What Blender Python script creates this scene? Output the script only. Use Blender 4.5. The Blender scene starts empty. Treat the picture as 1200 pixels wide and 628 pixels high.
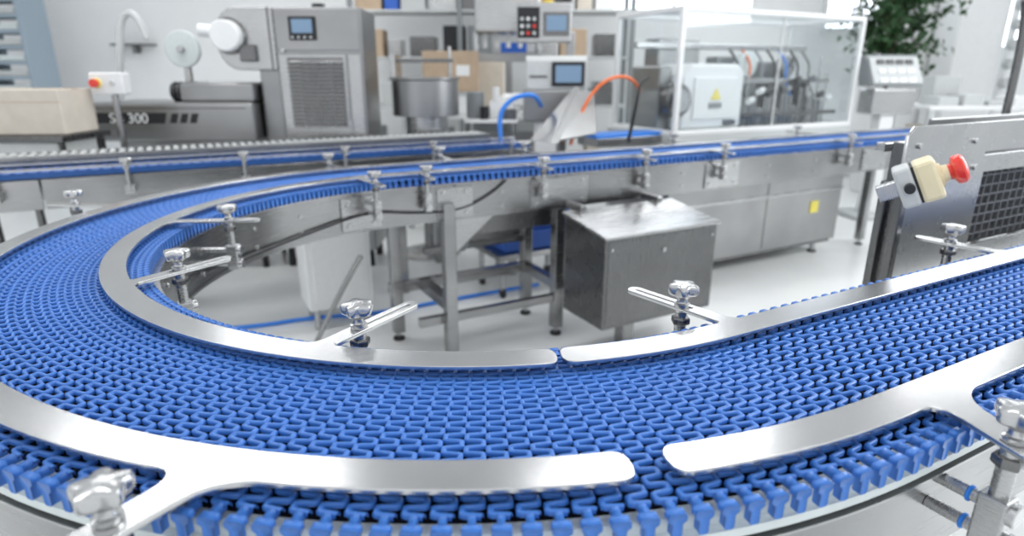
import bpy, bmesh, math, random
import numpy as np
from mathutils import Vector, Matrix, Euler
random.seed(4)
PI=math.pi
CAMH=1.55
C=(-.0999,2.132); PHI=.4938
col=bpy.context.scene.collection

# ---------------------------------------------------------------- materials
def newmat(name):
    m=bpy.data.materials.new(name);m.use_nodes=True
    nt=m.node_tree;return m,nt,nt.nodes['Principled BSDF']
def plain(name,c,rough=.5,metal=0,spec=.5,var=0.0,bump=0.0,scale=30,coat=0):
    m,nt,b=newmat(name)
    b.inputs['Roughness'].default_value=rough;b.inputs['Metallic'].default_value=metal
    b.inputs['Specular IOR Level'].default_value=spec
    b.inputs['Coat Weight'].default_value=coat
    tc=nt.nodes.new('ShaderNodeTexCoord');n=nt.nodes.new('ShaderNodeTexNoise');n.inputs['Scale'].default_value=scale;n.inputs['Detail'].default_value=4
    nt.links.new(tc.outputs['Object'],n.inputs['Vector'])
    r=nt.nodes.new('ShaderNodeValToRGB')
    r.color_ramp.elements[0].position=.3;r.color_ramp.elements[1].position=.7
    r.color_ramp.elements[0].color=tuple(x*(1-var) for x in c)+(1,)
    r.color_ramp.elements[1].color=tuple(min(1,x*(1+var)) for x in c)+(1,)
    nt.links.new(n.outputs['Fac'],r.inputs['Fac']);nt.links.new(r.outputs['Color'],b.inputs['Base Color'])
    if bump>0:
        bp=nt.nodes.new('ShaderNodeBump');bp.inputs['Strength'].default_value=bump;bp.inputs['Distance'].default_value=.002
        nt.links.new(n.outputs['Fac'],bp.inputs['Height']);nt.links.new(bp.outputs['Normal'],b.inputs['Normal'])
    return m
def steel(name,c=.72,rough=.28,stretch=(1,1,60),nscale=6,bump=.1,var=.14,rvar=.08):
    m,nt,b=newmat(name)
    b.inputs['Metallic'].default_value=1
    tc=nt.nodes.new('ShaderNodeTexCoord');mp=nt.nodes.new('ShaderNodeMapping');mp.inputs['Scale'].default_value=stretch
    n=nt.nodes.new('ShaderNodeTexNoise');n.inputs['Scale'].default_value=nscale;n.inputs['Detail'].default_value=6
    n2=nt.nodes.new('ShaderNodeTexNoise');n2.inputs['Scale'].default_value=2.5
    nt.links.new(tc.outputs['Object'],mp.inputs['Vector']);nt.links.new(mp.outputs[0],n.inputs['Vector']);nt.links.new(tc.outputs['Object'],n2.inputs['Vector'])
    r=nt.nodes.new('ShaderNodeMapRange');r.inputs['To Min'].default_value=rough-rvar;r.inputs['To Max'].default_value=rough+rvar
    nt.links.new(n.outputs['Fac'],r.inputs['Value']);nt.links.new(r.outputs[0],b.inputs['Roughness'])
    cr=nt.nodes.new('ShaderNodeValToRGB');cr.color_ramp.elements[0].position=.3;cr.color_ramp.elements[1].position=.7
    k=1-var
    cr.color_ramp.elements[0].color=(c*k,c*k*1.01,c*k*1.02,1);cr.color_ramp.elements[1].color=(c,c,c,1)
    nt.links.new(n2.outputs['Fac'],cr.inputs['Fac']);nt.links.new(cr.outputs[0],b.inputs['Base Color'])
    if bump>0:
        bp=nt.nodes.new('ShaderNodeBump');bp.inputs['Strength'].default_value=bump;bp.inputs['Distance'].default_value=.001
        nt.links.new(n.outputs['Fac'],bp.inputs['Height']);nt.links.new(bp.outputs['Normal'],b.inputs['Normal'])
    return m
def emit(name,c,st):
    m,nt,b=newmat(name)
    b.inputs['Base Color'].default_value=c+(1,);b.inputs['Emission Color'].default_value=c+(1,);b.inputs['Emission Strength'].default_value=st
    return m
def clear(name,tint=(.965,.98,.985),refl=.06):
    m=bpy.data.materials.new(name);m.use_nodes=True;nt=m.node_tree;nt.nodes.clear()
    o=nt.nodes.new('ShaderNodeOutputMaterial');mx=nt.nodes.new('ShaderNodeMixShader');t=nt.nodes.new('ShaderNodeBsdfTransparent');g=nt.nodes.new('ShaderNodeBsdfGlossy')
    t.inputs['Color'].default_value=tint+(1,);g.inputs['Roughness'].default_value=.05;mx.inputs['Fac'].default_value=refl
    nt.links.new(t.outputs[0],mx.inputs[1]);nt.links.new(g.outputs[0],mx.inputs[2]);nt.links.new(mx.outputs[0],o.inputs[0])
    return m
M=dict(
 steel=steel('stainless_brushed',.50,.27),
 steelh=steel('stainless_side_panel',.40,.25,(1,1,40),var=.28),
 rail=steel('guide_rail_steel',.64,.22,(5,90,5),nscale=5,bump=.04,var=.16,rvar=.07),
 chrome=steel('cast_knob_steel',.58,.27,(2,2,2),bump=0,rvar=.04),
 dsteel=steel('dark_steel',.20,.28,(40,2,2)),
 cab=steel('machine_steel',.38,.34,(1,1,40),var=.2),
 blue=plain('blue_acetal_plastic',(.045,.175,.56),.36,var=.05,scale=8),
 blued=plain('blue_plastic_dark',(.03,.12,.5),.45),
 white=plain('white_powder_coat',(.82,.83,.83),.4,var=.02),
 offw=plain('white_wear_strip',(.66,.72,.72),.4,var=.04),
 lgrey=plain('light_grey_plastic',(.55,.57,.57),.45,var=.03),
 mgrey=plain('mid_grey_plastic',(.24,.26,.27),.45,var=.03),
 bgrey=plain('blue_grey_paint',(.33,.41,.48),.5,var=.03),
 black=plain('black_rubber',(.012,.013,.016),.5,var=.2),
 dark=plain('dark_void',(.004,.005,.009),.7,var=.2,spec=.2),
 lcd=emit('lcd_lit',(.16,.25,.36),.25),
 red=plain('red_plastic',(.75,.035,.02),.3,coat=.3),
 cream=plain('cream_yellow_plastic',(.78,.69,.46),.4,var=.03),
 yellow=plain('yellow_label',(.85,.72,.12),.5),
 cardb=plain('cardboard',(.50,.38,.27),.8,var=.08,scale=12),
 cardw=plain('pale_cardboard',(.66,.60,.52),.8,var=.05,scale=12),
 wall=plain('painted_wall',(.90,.91,.915),.7,var=.015,scale=3,bump=.05),
 floor=plain('epoxy_floor',(.84,.855,.85),.22,var=.02,scale=2),
 leaf=plain('leaf_green',(.030,.085,.028),.5,var=.4,scale=5),
 bark=plain('bark',(.12,.08,.05),.8,var=.3),
 hoseb=plain('blue_hose',(.03,.22,.75),.35),
 hoseo=plain('orange_hose',(.8,.16,.03),.4),
 glass=clear('polycarbonate'),
 win=emit('window_daylight',(.86,.93,1.0),3.0),
 lamp=emit('lamp_diffuser',(1,1,1),13.0),
 mauve=plain('grey_mesh',(.16,.17,.19),.6,metal=.5),
)
# ---------------------------------------------------------------- builders
def group(name,loc=(0,0,0),rz=0,rot=None):
    e=bpy.data.objects.new(name,None);col.objects.link(e);e.location=loc;e.rotation_euler=rot if rot else (0,0,rz);e.empty_display_size=.1
    return e
def addmesh(name,verts,faces,mat,parent=None,smooth=False,bevel=0,loc=(0,0,0),rot=(0,0,0),seg=2):
    me=bpy.data.meshes.new(name);me.from_pydata(verts,[],faces);me.update()
    bm=bmesh.new();bm.from_mesh(me);bmesh.ops.recalc_face_normals(bm,faces=bm.faces);bm.to_mesh(me);bm.free()
    me.materials.append(M[mat] if isinstance(mat,str) else mat)
    ob=bpy.data.objects.new(name,me);col.objects.link(ob);ob.parent=parent;ob.location=loc;ob.rotation_euler=rot
    if smooth: me.polygons.foreach_set('use_smooth',[True]*len(me.polygons))
    if bevel>0:
        md=ob.modifiers.new('b','BEVEL');md.width=bevel;md.segments=seg;md.limit_method='ANGLE';md.angle_limit=.6
    return ob
def box(p,name,b,mat,bevel=.004,rot=(0,0,0)):
    x0,x1,y0,y1,z0,z1=b
    c=((x0+x1)/2,(y0+y1)/2,(z0+z1)/2);hx,hy,hz=(x1-x0)/2,(y1-y0)/2,(z1-z0)/2
    v=[(sx*hx,sy*hy,sz*hz) for sx in(-1,1) for sy in(-1,1) for sz in(-1,1)]
    f=[(0,1,3,2),(4,6,7,5),(0,4,5,1),(2,3,7,6),(0,2,6,4),(1,5,7,3)]
    return addmesh(name,v,f,mat,p,bevel=min(bevel,hx*.6,hy*.6,hz*.6),loc=c,rot=rot)
def prism(p,name,poly,y0,y1,mat,bevel=.003,axis='y'):
    n=len(poly)
    def mk(a,b,c):
        return {'y':(a,c,b),'x':(c,a,b),'z':(a,b,c)}[axis]
    v=[mk(a,b,y0) for a,b in poly]+[mk(a,b,y1) for a,b in poly]
    f=[tuple(range(n)),tuple(range(2*n-1,n-1,-1))]+[(i,(i+1)%n,n+(i+1)%n,n+i) for i in range(n)]
    return addmesh(name,v,f,mat,p,bevel=bevel)
def lathe(p,name,prof,mat,loc=(0,0,0),rot=(0,0,0),n=28,lobes=0,amp=0):
    v=[];f=[]
    for r,z,*a in prof:
        am=a[0] if a else 0
        for i in range(n):
            t=2*PI*i/n
            rr=r*(1+am*math.cos(lobes*t))
            v.append((rr*math.cos(t),rr*math.sin(t),z))
    k=len(prof)
    for j in range(k-1):
        for i in range(n): f.append((j*n+i,j*n+(i+1)%n,(j+1)*n+(i+1)%n,(j+1)*n+i))
    f.append(tuple(range(n-1,-1,-1)));f.append(tuple((k-1)*n+i for i in range(n)))
    ob=addmesh(name,v,f,mat,p,smooth=True,loc=loc,rot=rot)
    try: ob.data.set_sharp_from_angle(angle=.7)
    except Exception: pass
    return ob
def cyl(p,name,a,b,r,mat,n=24,bev=.1):
    a=Vector(a);b=Vector(b);L=(b-a).length;e=min(r*bev,L*.2)
    q=(b-a).to_track_quat('Z','Y').to_euler()
    return lathe(p,name,[(r-e,0),(r,e),(r,L-e),(r-e,L)],mat,loc=a,rot=q,n=n)
def tube(p,name,pts,r,mat,res=4,cyc=False):
    cu=bpy.data.curves.new(name,'CURVE');cu.dimensions='3D';cu.bevel_depth=r;cu.bevel_resolution=res;cu.use_fill_caps=True
    sp=cu.splines.new('NURBS');sp.points.add(len(pts)-1)
    for i,q in enumerate(pts): sp.points[i].co=(*q,1)
    sp.order_u=3;sp.use_endpoint_u=True;sp.use_cyclic_u=cyc;cu.resolution_u=8
    cu.materials.append(M[mat]);ob=bpy.data.objects.new(name,cu);col.objects.link(ob);ob.parent=p
    return ob
def plate(p,name,loops,z,th,mat,bev=.0012):
    cu=bpy.data.curves.new(name,'CURVE');cu.dimensions='2D';cu.fill_mode='BOTH';cu.extrude=th/2-bev;cu.bevel_depth=bev;cu.bevel_resolution=1
    for lp in loops:
        sp=cu.splines.new('POLY');sp.points.add(len(lp)-1);sp.use_cyclic_u=True
        for i,q in enumerate(lp): sp.points[i].co=(q[0],q[1],0,1)
    cu.materials.append(M[mat]);ob=bpy.data.objects.new(name,cu);col.objects.link(ob);ob.parent=p;ob.location=(0,0,z)
    return ob

# ---------------------------------------------------------------- path
def U(q,R):
    if q<0: return (-q,-R)
    if q>PI: return (q-PI,R)
    a=-PI/2-q
    return (R*math.cos(a),R*math.sin(a))
def Ud(q):
    if q<0: return (-1,0)
    if q>PI: return (1,0)
    a=-PI/2-q
    return (math.sin(a),-math.cos(a))
def qgrid(q0,q1):
    pts=[q0];q=q0
    while q<q1-1e-6:
        st=.03 if -.001<=q<PI else .25
        nq=q+st
        if q<-.001 and nq>0:nq=0
        if q<PI and nq>PI:nq=PI
        q=min(nq,q1);pts.append(q)
    return pts
def edge(q0,q1,R,arms,side):
    out=[];g=qgrid(q0,q1);arms=sorted(arms,key=lambda a:a[0]);spans=[]
    for q,tip,wd,fl in arms:
        sc=R if 0<=q<=PI else 1
        spans.append((q-(wd/2+fl)/sc,q+(wd/2+fl)/sc))
    done=set()
    for qq in g+[1e9]:
        for i,(a,b) in enumerate(spans):
            if i in done: continue
            if qq>=a:
                q,tip,wd,fl=arms[i];done.add(i)
                P=Vector(U(q,R));T=Vector(tip);ax=(T-P).normalized();pr=Vector(Ud(q));nn=Vector((-ax.y,ax.x))
                if nn.dot(pr)<0: nn=-nn
                def bez(p0,p1,p2,n=7):
                    return [tuple((1-t)**2*p0+2*t*(1-t)*p1+t*t*p2) for t in [k/(n-1) for k in range(n)]]
                A=Vector(U(a,R));B=Vector(U(b,R))
                c1=P-nn*wd/2;c2=P+nn*wd/2
                out+=bez(A,c1,c1+ax*fl)
                Tc=T-ax*wd/2
                for k in range(0,9):
                    t=-PI/2+PI*k/8
                    out.append(tuple(Tc+nn*(wd/2*math.sin(t))+ax*(wd/2*math.cos(t))))
                out+=bez(c2+ax*fl,c2,B)
        if qq<1e8 and not any(a<=qq<=b for a,b in spans): out.append(U(qq,R))
    return out
def rail_loop(q0,q1,Ri,Ro,arms_in,arms_out,cap0=True,cap1=True):
    Rm=(Ri+Ro)/2;h=(Ro-Ri)/2
    o=edge(q0,q1,Ro,arms_out,1);i=edge(q0,q1,Ri,arms_in,-1)
    def cap(q,sgn):
        c=Vector(U(q,Rm));t=Vector(Ud(q))*sgn;r=(Vector(U(q,Ro))-c).normalized()
        res=[]
        for k in range(1,12):
            a=PI*k/12
            x=math.cos(a);y=math.sin(a)
            x=math.copysign(abs(x)**.8,x);y=y**.8
            res.append(tuple(c+r*h*x+t*h*.8*y))
        return res
    lp=list(o)
    if cap1: lp+=cap(q1,1)
    lp+=i[::-1]
    if cap0: lp+=cap(q0,-1)[::-1]
    return lp
def slot(c,ax,L,wd):
    c=Vector(c);ax=Vector(ax).normalized();nn=Vector((-ax.y,ax.x));r=[]
    for sgn in(1,-1):
        cc=c+ax*sgn*(L/2-wd/2)
        for k in range(9):
            t=-PI/2+PI*k/8
            r.append(tuple(cc+ax*sgn*math.cos(t)*wd/2+nn*sgn*math.sin(t)*wd/2))
    return r
def strip(p,name,q0,q1,Ra,Rb,z0,z1,mat,bevel=.002,smooth=True):
    g=qgrid(q0,q1);v=[];f=[]
    for q in g:
        a=U(q,Ra);b=U(q,Rb);v+=[(a[0],a[1],z0),(b[0],b[1],z0),(b[0],b[1],z1),(a[0],a[1],z1)]
    for i in range(len(g)-1):
        for k in range(4): f.append((i*4+k,i*4+(k+1)%4,(i+1)*4+(k+1)%4,(i+1)*4+k))
    f.append((3,2,1,0));n=len(v);f.append((n-4,n-3,n-2,n-1))
    ob=addmesh(name,v,f,mat,p,smooth=True)
    ob.data.set_sharp_from_angle(angle=.5)
    return ob
# ================================================================ CONVEYOR
conv=group('curved_belt_conveyor',(C[0],C[1],0),PHI)
ZT=1.03;ZR=1.05;PITCH=.0362
def row_template():
    n=14;x0=1.058;c=(1.510-x0)/n;A=.0127;hb=.0034
    cl=[]
    for k in range(n):
        for fx,ft in((-.16,-1),(.16,-1),(.22,-.72),(.28,.72),(.34,1),(.66,1),(.72,.72),(.78,-.72)):
            cl.append((x0+(k+fx)*c,ft*A))
    cl.append((x0+(n-.16)*c,-A));cl=[(max(x,x0),t) for x,t in cl]
    V=[];F=[];mats=[]
    m=len(cl)
    zt=ZT;zb=ZT-.0075
    for i in range(m):
        a=Vector(cl[max(i-1,0)]);b=Vector(cl[i]);d=Vector(cl[min(i+1,m-1)])
        t1=(b-a).normalized() if (b-a).length>1e-6 else (d-b).normalized()
        t2=(d-b).normalized() if (d-b).length>1e-6 else t1
        t=(t1+t2).normalized();nn=Vector((-t.y,t.x));sc=1/max(.6,nn.dot(Vector((-t1.y,t1.x))))
        w_=hb*(1.15 if abs(b.y)>A*.9 else 1.0)
        prof=[(-w_,zb),(-w_,zt-.0025),(-w_+.0016,zt),(w_-.0016,zt),(w_,zt-.0025),(w_,zb)]
        for o,z in prof:
            P=b+nn*o*sc;V.append((P.x,P.y,z))
    for i in range(m-1):
        for k in range(5): F.append((i*6+k,i*6+k+1,(i+1)*6+k+1,(i+1)*6+k));mats.append(0)
    def pr(poly,xa,xb,mi=0):
        s=len(V);k=len(poly)
        for x in(xa,xb):
            for t,z in poly: V.append((x,t,z))
        F.append(tuple(s+i for i in range(k)));F.append(tuple(s+k+i for i in range(k-1,-1,-1)))
        for i in range(k): F.append((s+i,s+(i+1)%k,s+k+(i+1)%k,s+k+i))
        mats.extend([mi]*(k+2))
    hd=[(-.0125,ZT-.003),(-.0105,ZT),(.0105,ZT),(.0125,ZT-.003),(.0125,ZT-.010),(.007,ZT-.015),(.007,ZT-.033),(.005,ZT-.036),(-.005,ZT-.036),(-.007,ZT-.033),(-.007,ZT-.015),(-.0125,ZT-.010)]
    pr(hd,1.522,1.535)
    pr([(-.005,ZT-.001),(.005,ZT-.001),(.005,ZT-.014),(-.005,ZT-.014)],1.500,1.525)
    hd2=[(-.010,ZT-.004),(-.008,ZT),(.008,ZT),(.010,ZT-.004),(.008,ZT-.018),(.006,ZT-.04),(-.006,ZT-.04),(-.008,ZT-.018)]
    pr(hd2,1.040,1.052)
    pr([(-.005,ZT-.001),(.005,ZT-.001),(.005,ZT-.014),(-.005,ZT-.014)],1.050,1.07)
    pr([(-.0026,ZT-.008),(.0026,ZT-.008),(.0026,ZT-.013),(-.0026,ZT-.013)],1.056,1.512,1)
    return np.array(V),F,mats
V,F,MI=row_template()
rows=[]
q=-2.45
while q<0: rows.append(q);q+=PITCH
q=q/1.52
while q<PI: rows.append(q);q+=PITCH/1.52
q=PI+(q-PI)*1.52
while q<PI+5.6: rows.append(q);q+=PITCH
allV=[];nv=len(V)
for q in rows:
    if q<0: e=(0,-1)
    elif q>PI: e=(0,1)
    else: e=(math.cos(-PI/2-q),math.sin(-PI/2-q))
    o=(-q,0) if q<0 else ((q-PI,0) if q>PI else (0,0));fw=Ud(q)
    X=np.empty_like(V);X[:,0]=o[0]+V[:,0]*e[0]+V[:,1]*fw[0];X[:,1]=o[1]+V[:,0]*e[1]+V[:,1]*fw[1];X[:,2]=V[:,2];allV.append(X)
AV=np.concatenate(allV);ls=np.array([len(f) for f in F]);fl=np.concatenate([np.array(f) for f in F])
me=bpy.data.meshes.new('modular_belt');R_=len(rows)
me.vertices.add(len(AV));me.vertices.foreach_set('co',AV.astype(np.float32).ravel())
loops=np.concatenate([fl+i*nv for i in range(R_)]);me.loops.add(len(loops));me.loops.foreach_set('vertex_index',loops.astype(np.int32))
tot=np.tile(ls,R_);st=np.concatenate([[0],np.cumsum(tot)[:-1]])
me.polygons.add(len(tot));me.polygons.foreach_set('loop_start',st.astype(np.int32))
me.materials.append(M['blue']);me.materials.append(M['black'])
me.polygons.foreach_set('material_index',np.tile(np.array(MI,dtype=np.int32),R_));me.update(calc_edges=True);me.validate()
ob=bpy.data.objects.new('modular_belt',me);col.objects.link(ob);ob.parent=conv
QE=PI+5.6;QS=-2.45
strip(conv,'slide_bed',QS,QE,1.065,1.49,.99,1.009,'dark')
strip(conv,'wear_strip_outer',QS,QE,1.492,1.512,.975,1.006,'offw')
strip(conv,'wear_strip_inner',QS,QE,1.058,1.066,.985,1.006,'blued')
strip(conv,'lower_wear_strip',QS,QE,1.500,1.526,.970,.984,'offw')
strip(conv,'side_frame_outer',QS,QE,1.503,1.513,.78,.965,'steelh')
strip(conv,'side_frame_outer_lip',QS,QE,1.49,1.53,.958,.962,'steel')
cuts=[QS,-1.3,-.2,.0+.9,2.96,PI+.32,PI+.95,PI+2.25,PI+3.9,QE]
for i in range(len(cuts)-1):
    strip(conv,'side_frame_inner_%d'%i,cuts[i]+.004,cuts[i+1]-.004,1.020,1.032,.80,.992,'steelh')
strip(conv,'inner_frame_lip',QS,QE,1.020,1.05,.990,.996,'steel')
armw=.034
AI=[(.735,(-.50,-.675)),(1.375,(-.835,-.085)),(2.03,(-.70,.37)),(3.0,(-.12,.80)),(PI+.17,(.15,.88)),(PI+.83,(.83,.88)),(PI+1.55,(1.55,.88)),(PI+2.2,(2.2,.88)),(PI+3.5,(3.5,.88))]
AIn=[(-.04,(-.01,-.83)),(-1.13,(1.10,-.87))]
kn_in=[(-.65,-.762),(-.965,-.155),(-.80,.40),(-.13,.90),(.15,.965),(.83,.965),(1.55,.965),(2.2,.965),(3.5,.965),(.01,-.985),(1.113,-.965)]
mk=lambda L:[(q,t,armw,.022) for q,t in L]
def slots(L):
    r=[]
    for q,t in L:
        P=Vector(U(q,1.09));T=Vector(t);ax=(T-P).normalized();Ls=(T-P).length*.62
        r.append(slot(T-ax*(armw*.45+Ls/2),ax,Ls,.012))
    return r
RI0,RI1=1.091,1.151
plate(conv,'inner_guide_rail_curve',[rail_loop(.353,QE,RI0,RI1,mk(AI),[],True,False)]+slots(AI),ZR,.009,'rail')
plate(conv,'inner_guide_rail_straight',[rail_loop(QS,.301,RI0,RI1,mk(AIn),[],False,True)]+slots(AIn),ZR,.009,'rail')
AO=[(.70,(-1.20,-1.28),.046,.06),(2.216,(-1.40,1.05),armw,.025),(3.03,(-.18,1.78),armw,.022),(PI+.5,(.5,1.78),armw,.022),(PI+1.1,(1.1,1.78),armw,.022),(PI+2.4,(2.4,1.72),armw,.022),(PI+3.8,(3.8,1.78),armw,.022)]
AOn=[(-.10,(.02,-1.72),.050,.06),(-1.4,(1.4,-1.78),.046,.05)]
plate(conv,'outer_guide_rail_curve',[rail_loop(.332,QE,1.427,1.487,[],AO,True,False)],ZR,.009,'rail')
plate(conv,'outer_guide_rail_straight',[rail_loop(QS,.264,1.427,1.487,[],AOn,False,True)],ZR,.009,'rail')
def knob(s,w,fr,i,sc=1.0,rz=0):
    z=ZR+.005
    lathe(conv,'knob_collar_%d'%i,[(.016,0),(.017,.002),(.017,.008),(.012,.010),(.0105,.016),(.0125,.026)],'chrome',loc=(s,w,z))
    lathe(conv,'star_knob_%d'%i,[(.012,.020),(.017,.025,.04),(.0255,.029,.14),(.0285,.033,.16),(.0295,.038,.165),(.0295,.048,.165),(.028,.0515,.16),(.024,.0535,.13),(.012,.0545,.05),(.009,.0550)],'chrome',loc=(s,w,z),rot=(0,0,rz),n=80,lobes=5)
    cyl(conv,'knob_post_%d'%i,(s,w,.93),(s,w,ZR-.004),.013,'steel')
    lathe(conv,'post_nut_%d'%i,[(.019,0),(.021,.003),(.021,.013),(.019,.016)],'dsteel',loc=(s,w,ZR-.035),n=6)
    q,R=fr
    P=U(q,R);v=Vector((P[0]-s,P[1]-w));v.normalize()
    for z in(.945,.895):
        cyl(conv,'clamp_pin_%d_%d'%(i,int(z*1000)),(s-v.x*.012,w-v.y*.012,z),(P[0],P[1],z),.010,'steel')
        cyl(conv,'clamp_cap_%d_%d'%(i,int(z*1000)),(s-v.x*.03,w-v.y*.03,z),(s-v.x*.012,w-v.y*.012,z),.018,'chrome')
    box(conv,'clamp_block_%d'%i,(s-.02,s+.02,w-.018,w+.018,.875,.965),'steel',.004,rot=(0,0,math.atan2(v.y,v.x)))
def near_q(s,w):
    if s>0: return -s if w<0 else PI+s
    a=math.atan2(w,s);return (-PI/2-a)%(2*PI)
i=0
for s,w in kn_in: knob(s,w,(near_q(s,w),1.02),i,rz=random.random());i+=1
for s,w in[(-1.055,-1.185),(.055,-1.60),(-1.31,.985),(-.175,1.66),(.5,1.66),(1.1,1.66),(2.4,1.66),(3.8,1.66)]: knob(s,w,(near_q(s,w),1.513),i,rz=random.random());i+=1
for k,z in enumerate((.945,.895)):
    lathe(conv,'o_ring_%d'%k,[(.0105,0),(.013,.002),(.013,.005),(.0105,.007)],'hoseb',loc=(.055,-1.57,z),rot=(-PI/2,0,0))
def bolt(q,z,R=1.02,r=.010,h=.008,i=0):
    P=U(q,R);Q=U(q,R-h);cyl(conv,'bolt_%d'%i,(P[0],P[1],z),(Q[0],Q[1],z),r,'chrome',n=12,bev=.3)
bi=0
for q0,q1 in((2.86,3.06),(PI+.22,PI+.42),(PI+.78,PI+1.16),(PI+2.1,PI+2.4),(PI+3.75,PI+4.05)):
    strip(conv,'joint_plate_%d'%bi,q0,q1,1.010,1.020,.815,.975,'steel')
    for q in(q0+.035,q1-.035):
        for z in(.84,.95): bolt(q,z,1.012,.013,.010,i=bi);bi+=1
for q in(1.7,2.05,2.4,2.65,PI+.6,PI+1.4,PI+1.9,PI+2.7,PI+3.2,PI+4.4):
    for z in(.85,.93): bolt(q,z,1.02,.009,.007,bi);bi+=1
for q in(.2,.9,1.5,-.35,-.6): 
    P=U(q,1.513);Q=U(q,1.52);cyl(conv,'skirt_bolt_%d'%bi,(P[0],P[1],.86),(Q[0],Q[1],.86),.008,'chrome',n=12);bi+=1
tube(conv,'sensor_cable',[(*U(q,1.012),z) for q,z in((1.5,.90),(2.0,.84),(2.4,.83),(2.7,.85),(3.0,.90),(PI+.1,.86),(PI+.35,.85),(PI+.55,.93),(PI+.62,.99))],.006,'black')
def leg(s,w,zt,i,wd=.032):
    box(conv,'leg_%d'%i,(s-wd,s+wd,w-wd,w+wd,.05,zt),'steelh',.004)
    cyl(conv,'foot_stem_%d'%i,(s,w,.012),(s,w,.06),.012,'steel');cyl(conv,'foot_pad_%d'%i,(s,w,0),(s,w,.016),.035,'black')
for i,(s,w,z) in enumerate([(.27,1.0,.90),(.10,1.42,.80),(.98,1.04,.80),(.98,1.42,.80),(-1.2,.55,.80),(-1.25,-.5,.8),(.2,-1.3,.8),(1.7,-1.3,.8),(4.6,1.06,.8),(4.6,1.45,.8)]): leg(s,w,z,i)
box(conv,'cross_beam_0',(.06,.98,1.40,1.46,.30,.36),'steelh');box(conv,'cross_beam_1',(.24,.31,1.0,1.44,.30,.36),'steelh');box(conv,'cross_beam_2',(.95,1.01,1.0,1.44,.30,.36),'steelh')
box(conv,'cross_beam_3',(.10,.98,1.02,1.06,.22,.27),'steelh');box(conv,'cross_beam_4',(.27,.95,1.38,1.42,.52,.56),'dsteel')
box(conv,'under_bracket',(.30,.98,1.04,1.06,.70,.80),'dsteel')
prism(conv,'gusset',[(.30,.80),(.55,.80),(.30,.60)],1.02,1.035,'steel',axis='y')
cyl(conv,'drive_motor',(.45,1.25,.66),(.80,1.25,.66),.085,'dsteel',n=32);cyl(conv,'drive_gearbox',(.35,1.25,.66),(.46,1.25,.66),.105,'mgrey',n=32)
tube(conv,'brace_rod',[(-.45,1.35,.02),(-.25,1.25,.45),(-.15,1.2,.62)],.014,'steelh')

hb=group('stainless_junction_cabinet',(C[0],C[1],0),PHI)
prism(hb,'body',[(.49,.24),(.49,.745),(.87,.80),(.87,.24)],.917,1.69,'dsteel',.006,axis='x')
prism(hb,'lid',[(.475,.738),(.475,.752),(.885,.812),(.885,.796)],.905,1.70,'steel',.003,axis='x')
box(hb,'door_seam',(.935,1.67,.486,.492,.27,.72),'dsteel',.002)
for x in(.955,1.65): cyl(hb,'screw_%d'%int(x*100),(x,.488,.68),(x,.48,.68),.008,'chrome')
cyl(hb,'lock',(1.3,.488,.64),(1.3,.475,.64),.012,'chrome')
box(hb,'hanger_0',(1.0,1.04,.84,1.0,.80,.84),'steelh');box(hb,'hanger_1',(1.55,1.59,.84,1.0,.80,.84),'steelh')
box(hb,'support_leg',(1.2,1.28,.66,.74,0,.25),'steelh')

# ================================================================ second straight conveyor
c2=group('straight_belt_conveyor',(C[0],C[1],0),PHI)
E2=1.45
box(c2,'belt',(-3.2,E2,2.20,2.42,1.0,1.03),'blue',.002)
for i,(a,b) in enumerate([(-3.2,-1.6),(-1.59,-.1),(-.09,E2)]):
    box(c2,'frame_front_%d'%i,(a,b,2.14,2.155,.84,1.0),'steelh',.003);
box(c2,'frame_back',(-3.2,E2,2.46,2.475,.84,1.0),'steelh',.003)
box(c2,'rail_front',(-3.2,E2,2.15,2.20,1.045,1.053),'rail',.002);box(c2,'rail_back',(-3.2,E2,2.42,2.47,1.045,1.053),'rail',.002)
for i in range(80):
    x=-3.15+i*.057
    box(c2,'belt_cleat_%d'%i,(x,x+.02,2.205,2.415,1.03,1.034),'blued',.001)
for i in range(8):
    x=-3.0+i*.6
    box(c2,'arm_%d'%i,(x,x+.03,2.02,2.16,1.045,1.053),'rail',.002)
    cyl(c2,'post_%d'%i,(x+.015,2.06,.92),(x+.015,2.06,1.05),.012,'steel')
    lathe(c2,'knob_%d'%i,[(.011,0),(.026,.02,.18),(.03,.03,.2),(.026,.04,.15),(.01,.042)],'chrome',loc=(x+.015,2.06,1.06),n=40,lobes=5)
    box(c2,'clamp_%d'%i,(x-.01,x+.04,2.05,2.14,.90,.95),'steel',.003)
for i,x in enumerate((-2.8,-1.2,.4,1.3)):
    for j,y in enumerate((2.2,2.42)): box(c2,'leg_%d_%d'%(i,j),(x-.03,x+.03,y-.03,y+.03,0,.85),'steelh')
c3=group('roller_lane_conveyor',(C[0],C[1],0),PHI)
box(c3,'frame_front',(-3.0,1.3,2.56,2.575,.95,1.08),'steelh',.003);box(c3,'frame_back',(-3.0,1.3,2.80,2.815,.95,1.08),'steelh',.003);box(c3,'bed',(-3.0,1.3,2.575,2.80,1.0,1.04),'lgrey',.003)
for i in range(84):
    x=-2.97+i*.051;cyl(c3,'roller_%d'%i,(x,2.578,1.065),(x,2.797,1.065),.018,'lgrey',n=10)
for i,x in enumerate((-2.6,-1.0,.9)):
    for j,y in enumerate((2.6,2.78)): box(c3,'leg_%d_%d'%(i,j),(x-.025,x+.025,y-.025,y+.025,0,.96),'steelh')
ch=group('discharge_chute',(C[0],C[1],0),PHI)
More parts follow.
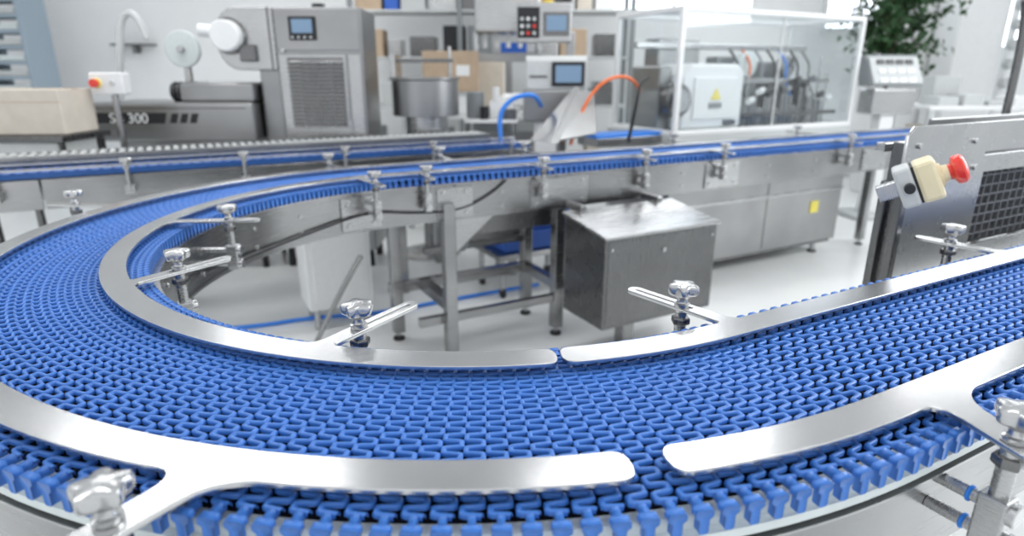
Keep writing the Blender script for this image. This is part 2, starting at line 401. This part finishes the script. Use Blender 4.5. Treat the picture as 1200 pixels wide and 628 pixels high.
addmesh('chute_sheet',[(1.60,2.03,1.06),(1.95,2.03,1.10),(2.10,2.30,1.40),(1.95,2.30,1.40),(1.60,2.05,1.045),(1.95,2.05,1.085),(2.10,2.33,1.385),(1.95,2.33,1.385)],[(0,1,2,3),(7,6,5,4),(0,4,5,1),(1,5,6,2),(2,6,7,3),(3,7,4,0)],'cab',ch,bevel=.003)
addmesh('chute_cheek',[(1.54,2.02,1.04),(1.60,2.02,1.04),(1.97,2.31,1.43),(1.92,2.31,1.44),(1.54,2.34,1.04)],[(0,1,2,3),(0,3,4),(1,4,2),(0,4,1),(2,4,3)],'cab',ch)
box(ch,'chute_stand',(1.75,1.81,2.24,2.30,0,1.2),'steelh')

# ================================================================ right machine
rm=group('inspection_machine',(C[0],C[1],0),PHI)
y0=-.82
ol=[(1.06,.78),(1.04,1.36),(1.07,1.39),(3.0,1.39),(3.0,.78)]
cu_=plate(rm,'side_plate',[ol,[(1.52,.955),(1.52,1.22),(2.2,1.22),(2.2,.955)],slot((1.86,1.285),(1,0),.72,.014)],0,.012,'steel')
cu_.rotation_euler=(PI/2,0,0);cu_.location=(0,y0,0)
box(rm,'inner_cavity',(1.50,2.22,y0+.06,y0+.3,.93,1.25),'black',.002)
for i in range(13): box(rm,'vent_bar_%d'%i,(1.53+i*.05,1.538+i*.05,y0+.03,y0+.036,.955,1.22),'mauve',.001)
for i in range(7): box(rm,'vent_cross_%d'%i,(1.52,2.2,y0+.03,y0+.036,.975+i*.036,.980+i*.036),'mauve',.001)
box(rm,'flange',(1.055,1.067,y0,y0+.05,.78,1.34),'dsteel',.003)
box(rm,'leg_profile_0',(1.005,1.035,y0-.04,y0-.01,0,1.25),'dsteel',.004)
box(rm,'leg_profile_1',(1.035,1.06,y0+.03,y0+.055,0,1.22),'dsteel',.004)
box(rm,'top_rod',(1.10,3.0,y0+.1,y0+.13,1.30,1.33),'steel')
box(rm,'back_plate',(1.9,3.0,y0+.40,y0+.412,.78,1.36),'steelh')
for i,(x,z) in enumerate([(1.1,1.33),(1.1,.85),(1.42,1.33),(1.45,1.24),(1.45,.95)]): cyl(rm,'screw_%d'%i,(x,y0-.006,z),(x,y0-.014,z),.009,'chrome',n=12)
for i,(x,y) in enumerate([(2.0,y0+.35),(2.8,y0+.05),(2.8,y0+.35)]): box(rm,'leg_%d'%i,(x,x+.05,y,y+.05,0,.8),'steelh')
es=group('emergency_stop_box',(1.14,1.70,1.262))
ax=Vector((.76,-.42,.42)).normalized()
es.rotation_euler=ax.to_track_quat('Z','Y').to_euler();es.scale=(1.12,1.12,1.12)
box(es,'base',(-.05,.05,-.05,.05,-.055,-.015),'lgrey',.008);box(es,'lid',(-.05,.05,-.05,.05,-.012,.036),'cream',.009)
box(es,'gasket',(-.046,.046,-.046,.046,-.016,-.010),'black',.001)
lathe(es,'collar',[(.030,.03),(.030,.042),(.022,.044),(.020,.056)],'cream')
lathe(es,'mushroom_button',[(.018,.049),(.020,.062),(.034,.068),(.036,.074),(.036,.084),(.030,.091),(.012,.094)],'red')
cyl(es,'cable_gland',(-.05,0,-.03),(-.075,0,-.03),.012,'black')
box(es,'mount_tab',(-.02,.02,-.02,.02,-.10,-.052),'steel',.003)

# ================================================================ background machines
fw=group('horizontal_packing_machine',(0,4.75,0))
box(fw,'bed',(-3.17,-1.94,0,.6,1.04,1.33),'cab',.02);box(fw,'bed_top',(-2.5,-1.94,.05,.6,1.33,1.47),'cab',.02)
box(fw,'base',(-3.0,-2.0,.1,.6,.12,1.04),'cab',.01)
for i,x in enumerate((-2.95,-2.05)): 
    for j,y in enumerate((.14,.56)): cyl(fw,'foot_%d_%d'%(i,j),(x,y,0),(x,y,.12),.025,'black')
box(fw,'label_line',(-3.15,-2.0,-.004,.002,1.285,1.29),'black',.0005)
for i in range(3): prism(fw,'label_bar_%d'%i,[(-2.58+i*.075,1.18),(-2.53+i*.075,1.18),(-2.505+i*.075,1.25),(-2.555+i*.075,1.25)],-.004,.002,'black',.0005)
prism(fw,'label_bar_long',[(-3.15,1.175),(-2.62,1.175),(-2.595,1.255),(-3.15,1.255)],-.003,.002,'black',.0005)
t=bpy.data.curves.new('label_text','FONT');t.body='SB 300';t.size=.105;t.extrude=.002;t.materials.append(M['white']);to=bpy.data.objects.new('label_text',t);col.objects.link(to);to.parent=fw;to.location=(-3.03,-.006,1.180);to.rotation_euler=(PI/2,0,0)
cyl(fw,'motor',(-2.62,.2,1.40),(-2.30,.2,1.40),.07,'black')
for i in range(7): cyl(fw,'motor_fin_%d'%i,(-2.60+i*.04,.2,1.40),(-2.59+i*.04,.2,1.40),.078,'dsteel')
cyl(fw,'film_reel',(-2.62,.42,1.72),(-2.62,.46,1.72),.14,'offw',n=40);cyl(fw,'reel_hub',(-2.62,.38,1.72),(-2.62,.5,1.72),.025,'steel')
tube(fw,'arm_bracket',[(-3.05,.2,1.33),(-2.98,.2,1.7),(-2.93,.2,1.95),(-2.80,.2,1.98),(-2.76,.2,1.78)],.026,'lgrey')
box(fw,'reel_stand',(-2.65,-2.6,.46,.5,1.3,1.75),'steel')
el=group('emergency_stop_pedestal',(-2.74,4.4,0))
cyl(el,'post',(0,0,0.02),(0,0,1.40),.022,'steelh');box(el,'box',(-.13,.10,-.05,.05,1.40,1.545),'white',.012);cyl(el,'foot',(0,0,0),(0,0,.02),.1,'steel')
cyl(el,'button_collar',(-.075,-.05,1.475),(-.075,-.066,1.475),.032,'yellow');cyl(el,'red_button',(-.075,-.066,1.475),(-.075,-.10,1.475),.028,'red')
cyl(el,'push_button',(.03,-.05,1.475),(.03,-.062,1.475),.018,'lgrey')
cb=group('stainless_control_cabinet',(0,4.85,0))
box(cb,'body',(-1.76,-1.11,0,.5,.15,2.0),'cab',.015)
box(cb,'side_body',(-1.92,-1.74,.05,.5,.15,1.62),'cab',.015)
for i,x in enumerate((-1.84,-1.18)):
    for j,y in enumerate((.08,.42)): cyl(cb,'foot_%d_%d'%(i,j),(x,y,0),(x,y,.16),.03,'black')
box(cb,'door',(-1.74,-1.24,-.012,0,1.0,1.67),'steel',.006)
box(cb,'louvre_recess',(-1.68,-1.26,-.014,-.010,1.14,1.65),'dsteel',.001)
for i in range(17): box(cb,'louvre_%d'%i,(-1.68,-1.26,-.030,-.012,1.152+i*.029,1.160+i*.029),'steel',.002,rot=(.7,0,0))
box(cb,'upper_panel',(-1.74,-1.13,-.012,0,1.70,1.985),'cab',.006);box(cb,'side_strip',(-1.22,-1.13,-.012,0,1.0,1.67),'steel',.004)
box(cb,'screen_bezel',(-1.64,-1.44,-.03,-.01,1.77,1.935),'black',.006);box(cb,'screen',(-1.615,-1.465,-.033,-.029,1.82,1.915),'lcd',.001)
for i in range(4): cyl(cb,'key_%d'%i,(-1.615+i*.045,-.03,1.79),(-1.615+i*.045,-.035,1.79),.009,'lgrey',n=12)
cyl(cb,'hinge',(-1.23,-.02,1.1),(-1.23,-.02,1.2),.012,'chrome');cyl(cb,'lock',(-1.70,-.012,1.70),(-1.70,-.03,1.70),.014,'chrome')
prism(cb,'rounded_head',[(-2.04+.16*math.cos(a),1.78+.22*math.sin(a)) for a in [PI/2+k*PI/10 for k in range(11)]]+[(-1.76,1.56),(-1.76,2.0)],.0,.5,'steel',.008)
cyl(cb,'head_lens',(-2.09,-.10,1.80),(-2.09,0,1.80),.11,'white',n=40);cyl(cb,'head_lens_ring',(-2.09,-.02,1.80),(-2.09,.01,1.80),.13,'dsteel',n=40)
cyl(cb,'nozzle',(-2.29,-.05,1.84),(-2.09,-.02,1.82),.045,'white')
box(cb,'head_bracket',(-2.02,-1.90,-.04,0,1.62,1.74),'dsteel',.01);box(cb,'head_seam',(-1.80,-1.785,-.004,.01,1.56,2.0),'dsteel',.001)
cyl(cb,'beacon_base',(-1.5,.3,2.0),(-1.5,.3,2.05),.05,'black')
tt=group('rotary_collecting_drum',(-.72,5.30,0))
lathe(tt,'drum',[(.26,1.20),(.275,1.205),(.275,1.48),(.29,1.49),(.29,1.505),(.25,1.505),(.25,1.48),(.02,1.48)],'cab',n=48);cyl(tt,'lower_drum',(0,0,.95),(0,0,1.22),.18,'steel',n=40);cyl(tt,'column',(0,0,.03),(0,0,.98),.06,'steelh');lathe(tt,'base_disc',[(.26,0),(.26,.02),(.1,.05)],'steel')
box(tt,'side_guard',(-.26,-.22,-.1,.2,1.48,1.68),'steel');box(tt,'bar',(-.24,.24,-.02,.02,1.62,1.65),'dsteel')
cyl(tt,'guard_post',(.2,.1,1.48),(.2,.1,1.75),.015,'steel')
wt=group('work_bench',(0,6.2,0))
box(wt,'top',(-1.1,.45,0,.8,1.10,1.14),'white',.006)
for i,(x,y) in enumerate([(-1.05,.05),(.4,.05),(-1.05,.75),(.4,.75)]): box(wt,'leg_%d'%i,(x-.03,x+.03,y-.03,y+.03,0,1.1),'lgrey')
box(wt,'lower_shelf',(-1.05,.4,.05,.75,.5,.53),'white')
bx=group('storage_bin',(-.68,6.45,1.142),.1);box(bx,'shell',(-.25,.25,-.16,.16,0,.2),'white',.015);box(bx,'rim',(-.265,.265,-.175,.175,.19,.215),'lgrey',.005)
bx=group('cardboard_box',(-.62,6.45,1.36),.15)
box(bx,'carton',(-.27,.27,-.18,.18,0,.38),'cardb',.006);box(bx,'tape',(-.272,.272,-.03,.03,.375,.383),'cardw',.001);box(bx,'label',(.05,.18,-.184,-.18,.15,.25),'white',.001)
bx=group('cardboard_box',(-.22,6.80,1.142),-.1);box(bx,'carton',(-.14,.14,-.12,.12,0,.5),'cardw',.006);box(bx,'tape',(-.142,.142,0,.04,.495,.503),'cardb',.001)
sc_=group('plastic_bag_bundle',(.12,6.4,1.142))
for i in range(9):
    lathe(sc_,'bag_%d'%i,[(.05,0),(.09,.04,.1),(.08,.10,.2),(.03,.14,.3)],'white',loc=(random.uniform(-.18,.2),random.uniform(-.1,.1),random.choice((0,.06))),n=20,lobes=3)
vf=group('vertical_filling_machine',(0,7.15,0))
box(vf,'cabinet',(-.45,.35,.0,.4,.1,1.75),'cab',.02);box(vf,'head',(-.40,.30,-.1,.4,1.95,2.35),'steel',.02)
for i,(x,y) in enumerate([(-.40,.05),(.30,.05),(-.40,.35),(.30,.35)]): cyl(vf,'column_%d'%i,(x,y,1.75),(x,y,1.96),.03,'chrome');cyl(vf,'foot_%d'%i,(x,y,0),(x,y,.1),.03,'black')
for i in range(5): cyl(vf,'nozzle_%d'%i,(-.3+i*.13,.1,1.80),(-.3+i*.13,.1,1.96),.025,'white')
lathe(vf,'hopper',[(.05,2.35),(.25,2.7),(.26,2.72)],'steel',loc=(-.05,.15,0),n=32);box(vf,'door',(-.4,-.05,-.01,.0,.9,1.65),'mgrey',.01);box(vf,'door_2',(0,.30,-.01,.0,.9,1.65),'lgrey',.01)
sh=group('storage_rack',(0,8.2,0))
for i,(x,y) in enumerate([(-2.0,0),(1.5,0),(-2.0,.5),(1.5,.5),(-.65,0)]): box(sh,'upright_%d'%i,(x-.03,x+.03,y-.03,y+.03,0,2.9),'mgrey')
for j,z in enumerate((.5,1.1,1.7,2.25,2.8)): box(sh,'shelf_%d'%j,(-2.02,1.52,-.02,.52,z,z+.03),'lgrey')
k=0
for z in(.53,1.13,1.73,2.28):
    x=-1.95
    while x<1.35:
        wd=random.uniform(.14,.34);h=random.uniform(.15,.42);mt=random.choice(['cardb','white','cardw','lgrey','blued','mgrey','cardw','dsteel','black','steel'])
        if x+wd<1.45: box(sh,'stored_item_%d'%k,(x,x+wd,.05,.4,z,z+h),mt,.01)
        k+=1;x+=wd+random.uniform(.02,.12)
hm=group('hmi_control_panel',(0,5.95,0))
box(hm,'housing',(.04,.54,0,.16,1.80,2.14),'steel',.012);box(hm,'left_module',(.05,.25,-.02,0,1.84,2.10),'black',.006);box(hm,'bezel',(.28,.52,-.02,0,1.86,2.06),'dsteel',.006);box(hm,'lcd',(.31,.49,-.024,-.02,1.90,2.03),'lcd',.001)
for i in range(3):
    for j in range(3): cyl(hm,'button_%d_%d'%(i,j),(.09+i*.055,-.02,1.88+j*.06),(.09+i*.055,-.035,1.88+j*.06),.016,['lgrey','white','red'][(i*2+j)%3] if (i+j)%2 else 'lgrey',n=12)
box(hm,'column',(.50,.58,.05,.13,0,1.9),'steelh',.01);box(hm,'foot',(.45,.65,-.1,.2,0,.04),'steelh')
cyl(hm,'estop_collar',(.33,.1,2.14),(.33,.1,2.17),.045,'yellow');cyl(hm,'estop_mushroom',(.33,.1,2.17),(.33,.1,2.23),.05,'red')
mo=group('weighing_terminal',(0,5.5,0))
prism(mo,'case',[(0,1.40),(.0,1.64),(.06,1.68),(.22,1.68),(.22,1.40)],.12,.64,'lgrey',.01,axis='x')
box(mo,'screen_frame',(.34,.62,-.02,.004,1.43,1.63),'black',.006);box(mo,'screen',(.37,.59,-.024,-.019,1.46,1.60),'lcd',.001)
box(mo,'slot',(.15,.30,-.006,.002,1.50,1.52),'dsteel',.001);box(mo,'body',(.10,.66,.0,.3,1.13,1.40),'cab',.015);box(mo,'stand',(.2,.54,.05,.28,0,1.14),'white',.01)
tl=group('tool_trolley',(0,5.5,0))
box(tl,'top',(-.42,.05,0,.4,1.12,1.15),'white',.004);
for i,(x,y) in enumerate([(-.40,.03),(.03,.03),(-.40,.37),(.03,.37)]): cyl(tl,'leg_%d'%i,(x,y,0),(x,y,1.12),.015,'steelh')
box(tl,'lower',(-.41,.04,.02,.38,.4,.42),'white')
cyl(tl,'spool',(-.33,.2,1.15),(-.33,.2,1.38),.08,'mgrey');box(tl,'bin',(-.20,.02,.08,.3,1.15,1.30),'white',.01);cyl(tl,'bottle',(-.14,.1,1.30),(-.14,.1,1.42),.03,'white')
cyl(tl,'black_pot',(-.24,.05,1.15),(-.24,.05,1.26),.04,'black');box(tl,'gauge',(-.10,.04,.0,.06,1.15,1.24),'dsteel',.006)
hs=group('blue_air_hose');tube(hs,'hose',[(-.08,5.0,.98),(-.12,5.02,1.2),(-.02,5.05,1.34),(.12,5.05,1.38),(.20,5.1,1.36),(.24,5.25,1.28)],.018,'hoseb')
hs=group('orange_air_hose');tube(hs,'hose',[(.46,4.9,1.0),(.52,4.95,1.20),(.64,5.0,1.42),(.80,5.05,1.52),(.98,5.15,1.50),(1.06,5.3,1.40)],.013,'hoseo')
tube(hs,'hose_black',[(.95,5.1,1.0),(1.0,5.1,1.3),(1.03,5.15,1.48),(1.12,5.3,1.50)],.014,'black')
en=group('guarded_packaging_machine',(C[0],C[1],0),PHI)
S0,S1,W0,W1,Z0,Z1=3.01,5.45,2.32,3.2,1.02,2.06
box(en,'table',(S0-.05,S1+.05,W0-.02,W1+.05,.93,1.02),'lgrey',.01)
box(en,'base_cabinet',(S0-.1,S1-.1,W0+.05,W1-.05,.15,.93),'lgrey',.01)
fr=.024
for i,(x,y) in enumerate([(S0,W0),(S1,W0),(S0,W1),(S1,W1)]): box(en,'frame_post_%d'%i,(x-fr,x+fr,y-fr,y+fr,Z0,Z1),'white',.01)
for i,y in enumerate((W0,W1)):
    for j,z in enumerate((Z0,Z1)): box(en,'frame_rail_%d%d'%(i,j),(S0-fr,S1+fr,y-fr,y+fr,z-fr,z+fr),'white',.01)
for i,x in enumerate((S0,S1)):
    for j,z in enumerate((Z0,Z1)): box(en,'frame_end_%d%d'%(i,j),(x-fr,x+fr,W0,W1,z-fr,z+fr),'white',.01)
box(en,'hinge_strip',(4.25,4.27,W0-.01,W0,Z0,Z1),'lgrey',.001)
for nm,b in (('guard_front',(S0,S1,W0-.003,W0+.003,Z0,Z1)),('guard_left',(S0-.003,S0+.003,W0,W1,Z0,Z1)),('guard_right',(S1-.003,S1+.003,W0,W1,Z0,Z1)),('guard_top',(S0,S1,W0,W1,Z1+.02,Z1+.026))): box(en,nm,b,'glass',0)
prism(en,'white_unit',[(3.20,1.03),(3.20,1.50),(3.30,1.62),(3.90,1.62),(3.98,1.54),(3.98,1.03)],2.46,2.9,'white',.03)
prism(en,'warning_triangle',[(3.54,1.30),(3.66,1.30),(3.60,1.40)],2.430,2.444,'yellow',.001);box(en,'warning_label',(3.52,3.68,2.432,2.444,1.22,1.27),'mgrey',.001)
box(en,'white_door',(3.33,3.88,2.442,2.47,1.12,1.50),'white',.012)
for i in range(3): box(en,'white_unit_vent_%d'%i,(3.74,3.90,2.438,2.462,1.06+i*.018,1.068+i*.018),'dsteel',.001)
cyl(en,'round_drive',(3.12,2.40,1.30),(3.12,2.52,1.30),.15,'dsteel',n=36);cyl(en,'round_drive_cap',(3.12,2.37,1.30),(3.12,2.40,1.30),.10,'steel',n=36);box(en,'drive_block',(3.04,3.18,2.6,3.0,1.02,1.60),'cab',.02)
box(en,'rear_machine',(3.3,3.85,2.95,3.15,1.02,1.86),'cab',.02)
box(en,'rear_frame',(4.0,5.3,2.98,3.12,1.02,1.42),'cab',.02);box(en,'rear_frame_dark',(4.1,4.6,2.95,3.12,1.42,1.70),'mgrey',.02);box(en,'rear_grey',(4.75,5.25,2.95,3.1,1.42,1.65),'mgrey',.02)
for i in range(10):
    x=4.05+i*.13;h=1.15+.34*random.random()
    box(en,'tower_%d'%i,(x,x+.07,2.55,2.85,1.02,h),random.choice(['cab','steel','dsteel','mgrey']),.01)
    z=1.25+.25*random.random();cyl(en,'roller_%d'%i,(x,2.45,z),(x+.12,2.50,z+.02),.03,random.choice(['steel','white','black','mgrey']))
    cyl(en,'rod_%d'%i,(x+.03,2.5,1.02),(x+.03,2.5,1.2+.5*random.random()),.010,'chrome',n=10)
box(en,'beam',(3.0,5.4,2.9,2.96,1.76,1.82),'steel',.01);box(en,'beam_2',(4.0,5.3,2.50,2.55,1.44,1.48),'steel',.005);box(en,'beam_3',(4.0,5.4,2.44,2.47,1.12,1.16),'dsteel',.005)
for i in range(7):
    x=4.1+i*.18;tube(en,'hose_%d'%i,[(x,2.8,1.76),(x+.05,2.7,1.64),(x-.05,2.65,1.48),(x+.03,2.6,1.30)],.012,['black','hoseo','mgrey','black','hoseb','black','dsteel'][i])
cyl(en,'reel',(4.35,2.75,1.62),(4.35,2.85,1.62),.13,'offw',n=36);cyl(en,'reel_2',(4.95,2.75,1.60),(4.95,2.85,1.60),.11,'steel',n=36)
box(en,'blue_infeed',(2.25,3.0,2.45,2.7,1.0,1.03),'hoseb',.003);box(en,'infeed_frame',(2.25,3.0,2.42,2.73,.93,1.0),'steelh',.003)
bc=group('machine_base_cabinet',(C[0],C[1],0),PHI)
box(bc,'body',(2.15,4.15,1.40,2.1,.13,.77),'cab',.012);box(bc,'plinth',(2.18,4.12,1.43,2.07,.10,.14),'dsteel',.004)
box(bc,'panel_seam',(3.2,3.206,1.396,1.402,.15,.75),'dsteel',.001);box(bc,'warning_sticker',(3.75,3.85,1.394,1.402,.40,.50),'yellow',.001);box(bc,'edge_trim',(2.15,4.15,1.39,1.41,.58,.60),'steel',.002)
for i,x in enumerate((2.3,4.0)):
    for j,y in enumerate((1.5,2.05)): cyl(bc,'foot_%d_%d'%(i,j),(x,y,0),(x,y,.11),.022,'steel');cyl(bc,'foot_pad_%d_%d'%(i,j),(x,y,0),(x,y,.015),.04,'black')
cr=group('crate_cart',(C[0],C[1],0),PHI);o=.38
for i in range(3): 
    box(cr,'blue_crate_%d'%i,(.62+o,1.15+o,1.75,2.1,.33+i*.15,.46+i*.15),'blued',.01);box(cr,'crate_rim_%d'%i,(.60+o,1.17+o,1.73,2.12,.455+i*.15,.475+i*.15),'blued',.004)
box(cr,'deck',(.55+o,1.22+o,1.70,2.14,.29,.33),'steelh')
for i,(x,y) in enumerate([(.6,1.75),(1.18,1.75),(.6,2.09),(1.18,2.09)]): cyl(cr,'wheel_stem_%d'%i,(x+o,y,.06),(x+o,y,.30),.02,'steel');cyl(cr,'wheel_%d'%i,(x+o-.012,y,.04),(x+o+.012,y,.04),.04,'black')
wc=group('white_floor_cabinet',(C[0],C[1],0),PHI)
box(wc,'body',(-.35,.05,1.75,2.05,.14,.70),'white',.012);box(wc,'door',(-.31,.01,1.742,1.752,.2,.66),'white',.004)
for i,(x,y) in enumerate([(-.3,1.8),(0,1.8),(-.3,2.0),(0,2.0)]): cyl(wc,'foot_%d'%i,(x,y,0),(x,y,.14),.02,'steel')
fh=group('floor_hose');tube(fh,'hose',[(-2.2,3.5,.014),(-1.7,3.55,.014),(-1.3,3.75,.014),(-.9,3.8,.014),(-.4,4.1,.014),(.2,4.4,.014)],.013,'hoseb')
lb=group('packing_bench',(0,3.95,0))
box(lb,'top',(-3.5,-2.85,0,.5,1.12,1.16),'dsteel',.005)
for i,(x,y) in enumerate([(-3.45,.05),(-2.9,.05),(-3.45,.45),(-2.9,.45)]): box(lb,'leg_%d'%i,(x-.02,x+.02,y-.02,y+.02,0,1.12),'dsteel')
box(lb,'drawer',(-3.45,-2.9,.02,.4,.98,1.12),'lgrey',.005)
bx=group('cardboard_box',(-3.15,4.20,1.163),.05);box(bx,'carton',(-.27,.27,-.18,.18,0,.28),'cardw',.006);box(bx,'tape',(-.272,.272,-.03,.03,.276,.283),'cardb',.001);box(bx,'seam',(-.272,.272,-.182,-.18,.20,.204),'cardb',.0005)
kc=group('operator_console',(3.98,6.75,0),.1)
prism(kc,'head',[(-.12,1.40),(.10,1.40),(.18,1.70),(.06,1.72)],-.29,.29,'mgrey',.012,axis='x')
box(kc,'face',(-.27,.27,-.012,.012,1.41,1.71),'lgrey',.004,rot=(-.52,0,0)).location=(0,-.045,1.56)
for i in range(4):
    for j in range(3):
        y_=-.115+j*.05;box(kc,'key_%d_%d'%(i,j),(-.2+i*.105,-.12+i*.105,y_-.012,y_+.012,1.435+j*.092,1.485+j*.092),'dsteel' if j==2 else 'white',.003,rot=(-.52,0,0))
box(kc,'column',(-.08,.08,-.05,.1,.05,1.35),'white',.01);box(kc,'foot',(-.25,.25,-.2,.25,0,.05),'lgrey',.01);box(kc,'body_box',(-.24,.24,-.10,.14,1.12,1.38),'steel',.015)
dk=group('side_bench',(.85,6.9,0))
box(dk,'top',(3.7,5.6,0,.8,1.15,1.19),'white',.005)
for i,(x,y) in enumerate([(3.75,.05),(5.55,.05),(3.75,.75),(5.55,.75)]): box(dk,'leg_%d'%i,(x-.03,x+.03,y-.03,y+.03,0,1.15),'lgrey')
for i in range(6): box(dk,'paper_stack_%d'%i,(3.85+i*.28,4.07+i*.28,.1,.4,1.19,1.22+.1*random.random()),random.choice(['white','lgrey','mgrey']),.006)
box(dk,'grey_box',(4.0,4.3,.45,.7,1.19,1.5),'lgrey',.01);box(dk,'under_box',(3.9,4.9,.2,.7,.6,.95),'cardw',.01);box(dk,'under_shelf',(3.72,5.58,.05,.75,.57,.6),'lgrey',.005)
pl=group('potted_weeping_fig',(4.85,8.3,0))
lathe(pl,'pot',[(.20,0),(.22,.02),(.28,.5),(.30,.52),(.27,.52),(.26,.47)],'white');tube(pl,'trunk',[(0,0,.4),(.03,0,1.0),(-.03,.02,1.7),(.02,0,2.5)],.03,'bark')
lv=[];lf=[]
for b in range(44):
    a=random.uniform(0,2*PI);z0=random.uniform(1.45,2.7);L=random.uniform(.25,.6);p1=Vector((math.cos(a)*L,math.sin(a)*L,z0+random.uniform(.05,.35)))
    tube(pl,'branch_%d'%b,[(0,0,z0-.1),tuple(p1*.5+Vector((0,0,z0*.5+.05))),tuple(p1)],.006,'bark',res=2)
    for k in range(46):
        f=random.uniform(.25,1.1);c=Vector((0,0,z0))*(1-f)+p1*f+Vector([random.gauss(0,.07) for _ in range(3)])
        e=Euler((random.uniform(-1,1),random.uniform(-1,1),random.uniform(0,6.28))).to_matrix();l=random.uniform(.06,.10);w_=l*.42;n0=len(lv)
        for v in((0,0,0),(l*.5,w_,.006),(l*1.3,0,-.02),(l*.5,-w_,.006)): lv.append(tuple(c+e@Vector(v)))
        lf+=[(n0,n0+1,n0+2),(n0,n0+2,n0+3)]
me=bpy.data.meshes.new('foliage');me.from_pydata(lv,[],lf);me.materials.append(M['leaf']);ob=bpy.data.objects.new('foliage',me);col.objects.link(ob);ob.parent=pl
pc=group('white_column_cabinet',(6.42,8.9,0));box(pc,'body',(-.38,.28,0,.5,0,3.0),'white',.03)
for i in range(6): cyl(pc,'fitting_%d'%i,(.38,.0,1.4+i*.25),(.38,-.12,1.4+i*.25),.07,'lgrey')
box(pc,'pipe',(.34,.42,0,.08,0,3.0),'white',.03)
ps=group('equipment_pole_stand',(2.38,3.05,0))
tube(ps,'pole',[(0,0,.04),(0,0,1.0),(.02,.02,1.75),(-.04,.02,1.95),(-.02,.02,2.3)],.018,'dsteel');lathe(ps,'base',[(.18,0),(.18,.02),(.03,.05)],'dsteel');lathe(ps,'round_head',[(.02,-.03),(.06,-.02),(.07,.0),(.06,.02),(.02,.03)],'lgrey',loc=(-.03,0,1.93),rot=(PI/2,0,0))
tsu=group('slatted_shelf_unit',(-6.6,8.4,0))
for i,x in enumerate((-.35,.30)): box(tsu,'side_%d'%i,(x,x+.05,0,.5,0,2.9),'bgrey',.006)
for i in range(15): box(tsu,'slat_shelf_%d'%i,(-.30,.30,.0,.5,.12+i*.19,.16+i*.19),'bgrey',.004)
for i in range(14): box(tsu,'tray_%d'%i,(-.28,.28,.02,.45,.165+i*.19,.235+i*.19),'lgrey' if i%2 else 'offw',.008)

# ================================================================ room
def flat(name,b,mat): return box(None,name,b,mat,0)
flat('floor',(-8,9,-2.5,9.5,-.1,0),'floor')
flat('wall_back',(-8,9,9.5,9.6,0,4.2),'wall');flat('wall_left',(-8.1,-8,-2.5,9.5,0,4.2),'wall');flat('wall_right',(9,9.1,-2.5,9.5,0,4.2),'wall')
def window(i,x0,x1,z0,z1):
    g=group('window_%d'%i,(0,9.5,0));box(g,'pane',(x0,x1,-.03,-.01,z0,z1),'win',0)
    for k,(a,b,c,d) in enumerate([(x0-.06,x0,z0-.06,z1+.06),(x1,x1+.06,z0-.06,z1+.06),(x0,x1,z0-.06,z0),(x0,x1,z1,z1+.06),((x0+x1)/2-.03,(x0+x1)/2+.03,z0,z1)]): box(g,'frame_%d'%k,(a,b,-.06,0,c,d),'white',.005)
window(1,4.5,5.4,2.15,3.8);window(2,6.9,8.4,1.9,3.8);window(3,1.2,3.4,2.4,3.8)
flat('baseboard_back',(-8,9,9.47,9.5,0,.12),'lgrey')
for i,y in enumerate((-.6,1.3,3.1,5.0,6.9,8.7)): flat('added_reflection_beam_%d'%(i+1),(-8,9,y-.22,y+.22,4.2,4.6),'mgrey')  # unseen grey beams added overhead to vary the steel reflections
ws=group('wall_shelf',(-5.4,9.35,1.9));box(ws,'board',(-.3,.25,-.1,.13,0,.03),'dsteel');box(ws,'bracket',(-.05,0,0,.13,-.1,0),'dsteel')
for i,(x,y) in enumerate([(-2.5,1.5),(1.5,1.0),(-2.5,4.2),(1.2,4.2),(4.8,3.2),(-2.5,7.2),(1.5,7.2),(5.2,6.6)]):
    g=group('added_ceiling_lamp' if i==0 else 'added_ceiling_lamp.%03d'%i,(x,y,3.6),PHI if i%2 else 0)  # lamps added above the view to light the room and structure reflections
    box(g,'housing',(-1.1,1.1,-.16,.16,.02,.08),'white',.01);box(g,'diffuser',(-1.08,1.08,-.14,.14,0,.02),'lamp',.002)
    for k in(-.8,.8): cyl(g,'hanger_%d'%(k>0),(k,0,.08),(k,0,.62),.006,'steel',n=8)
w=bpy.data.worlds.new('world');bpy.context.scene.world=w;w.use_nodes=True;bg=w.node_tree.nodes['Background'];bg.inputs[0].default_value=(.94,.97,1,1);bg.inputs[1].default_value=1.12
ld=bpy.data.lights.new('window_light','AREA');ld.energy=190;ld.shape='RECTANGLE';ld.size=4;ld.size_y=2;ld.color=(.95,.98,1)
lo=bpy.data.objects.new('window_light',ld);col.objects.link(lo);lo.location=(6.5,3,3.2);lo.rotation_euler=(Vector((6.5,2,2.4))).to_track_quat('Z','Y').to_euler()
cd=bpy.data.cameras.new('camera');cam=bpy.data.objects.new('camera',cd);col.objects.link(cam);bpy.context.scene.camera=cam
cd.sensor_width=36;cd.lens=719.89/1200*36;cam.location=(0,0,CAMH);cam.rotation_euler=(PI/2-.30945,0,0);cd.clip_start=.02
cd.dof.use_dof=True;cd.dof.focus_distance=1.22;cd.dof.aperture_fstop=2.1
try: bpy.context.scene.view_settings.view_transform='Standard'
except Exception as e: print(e)
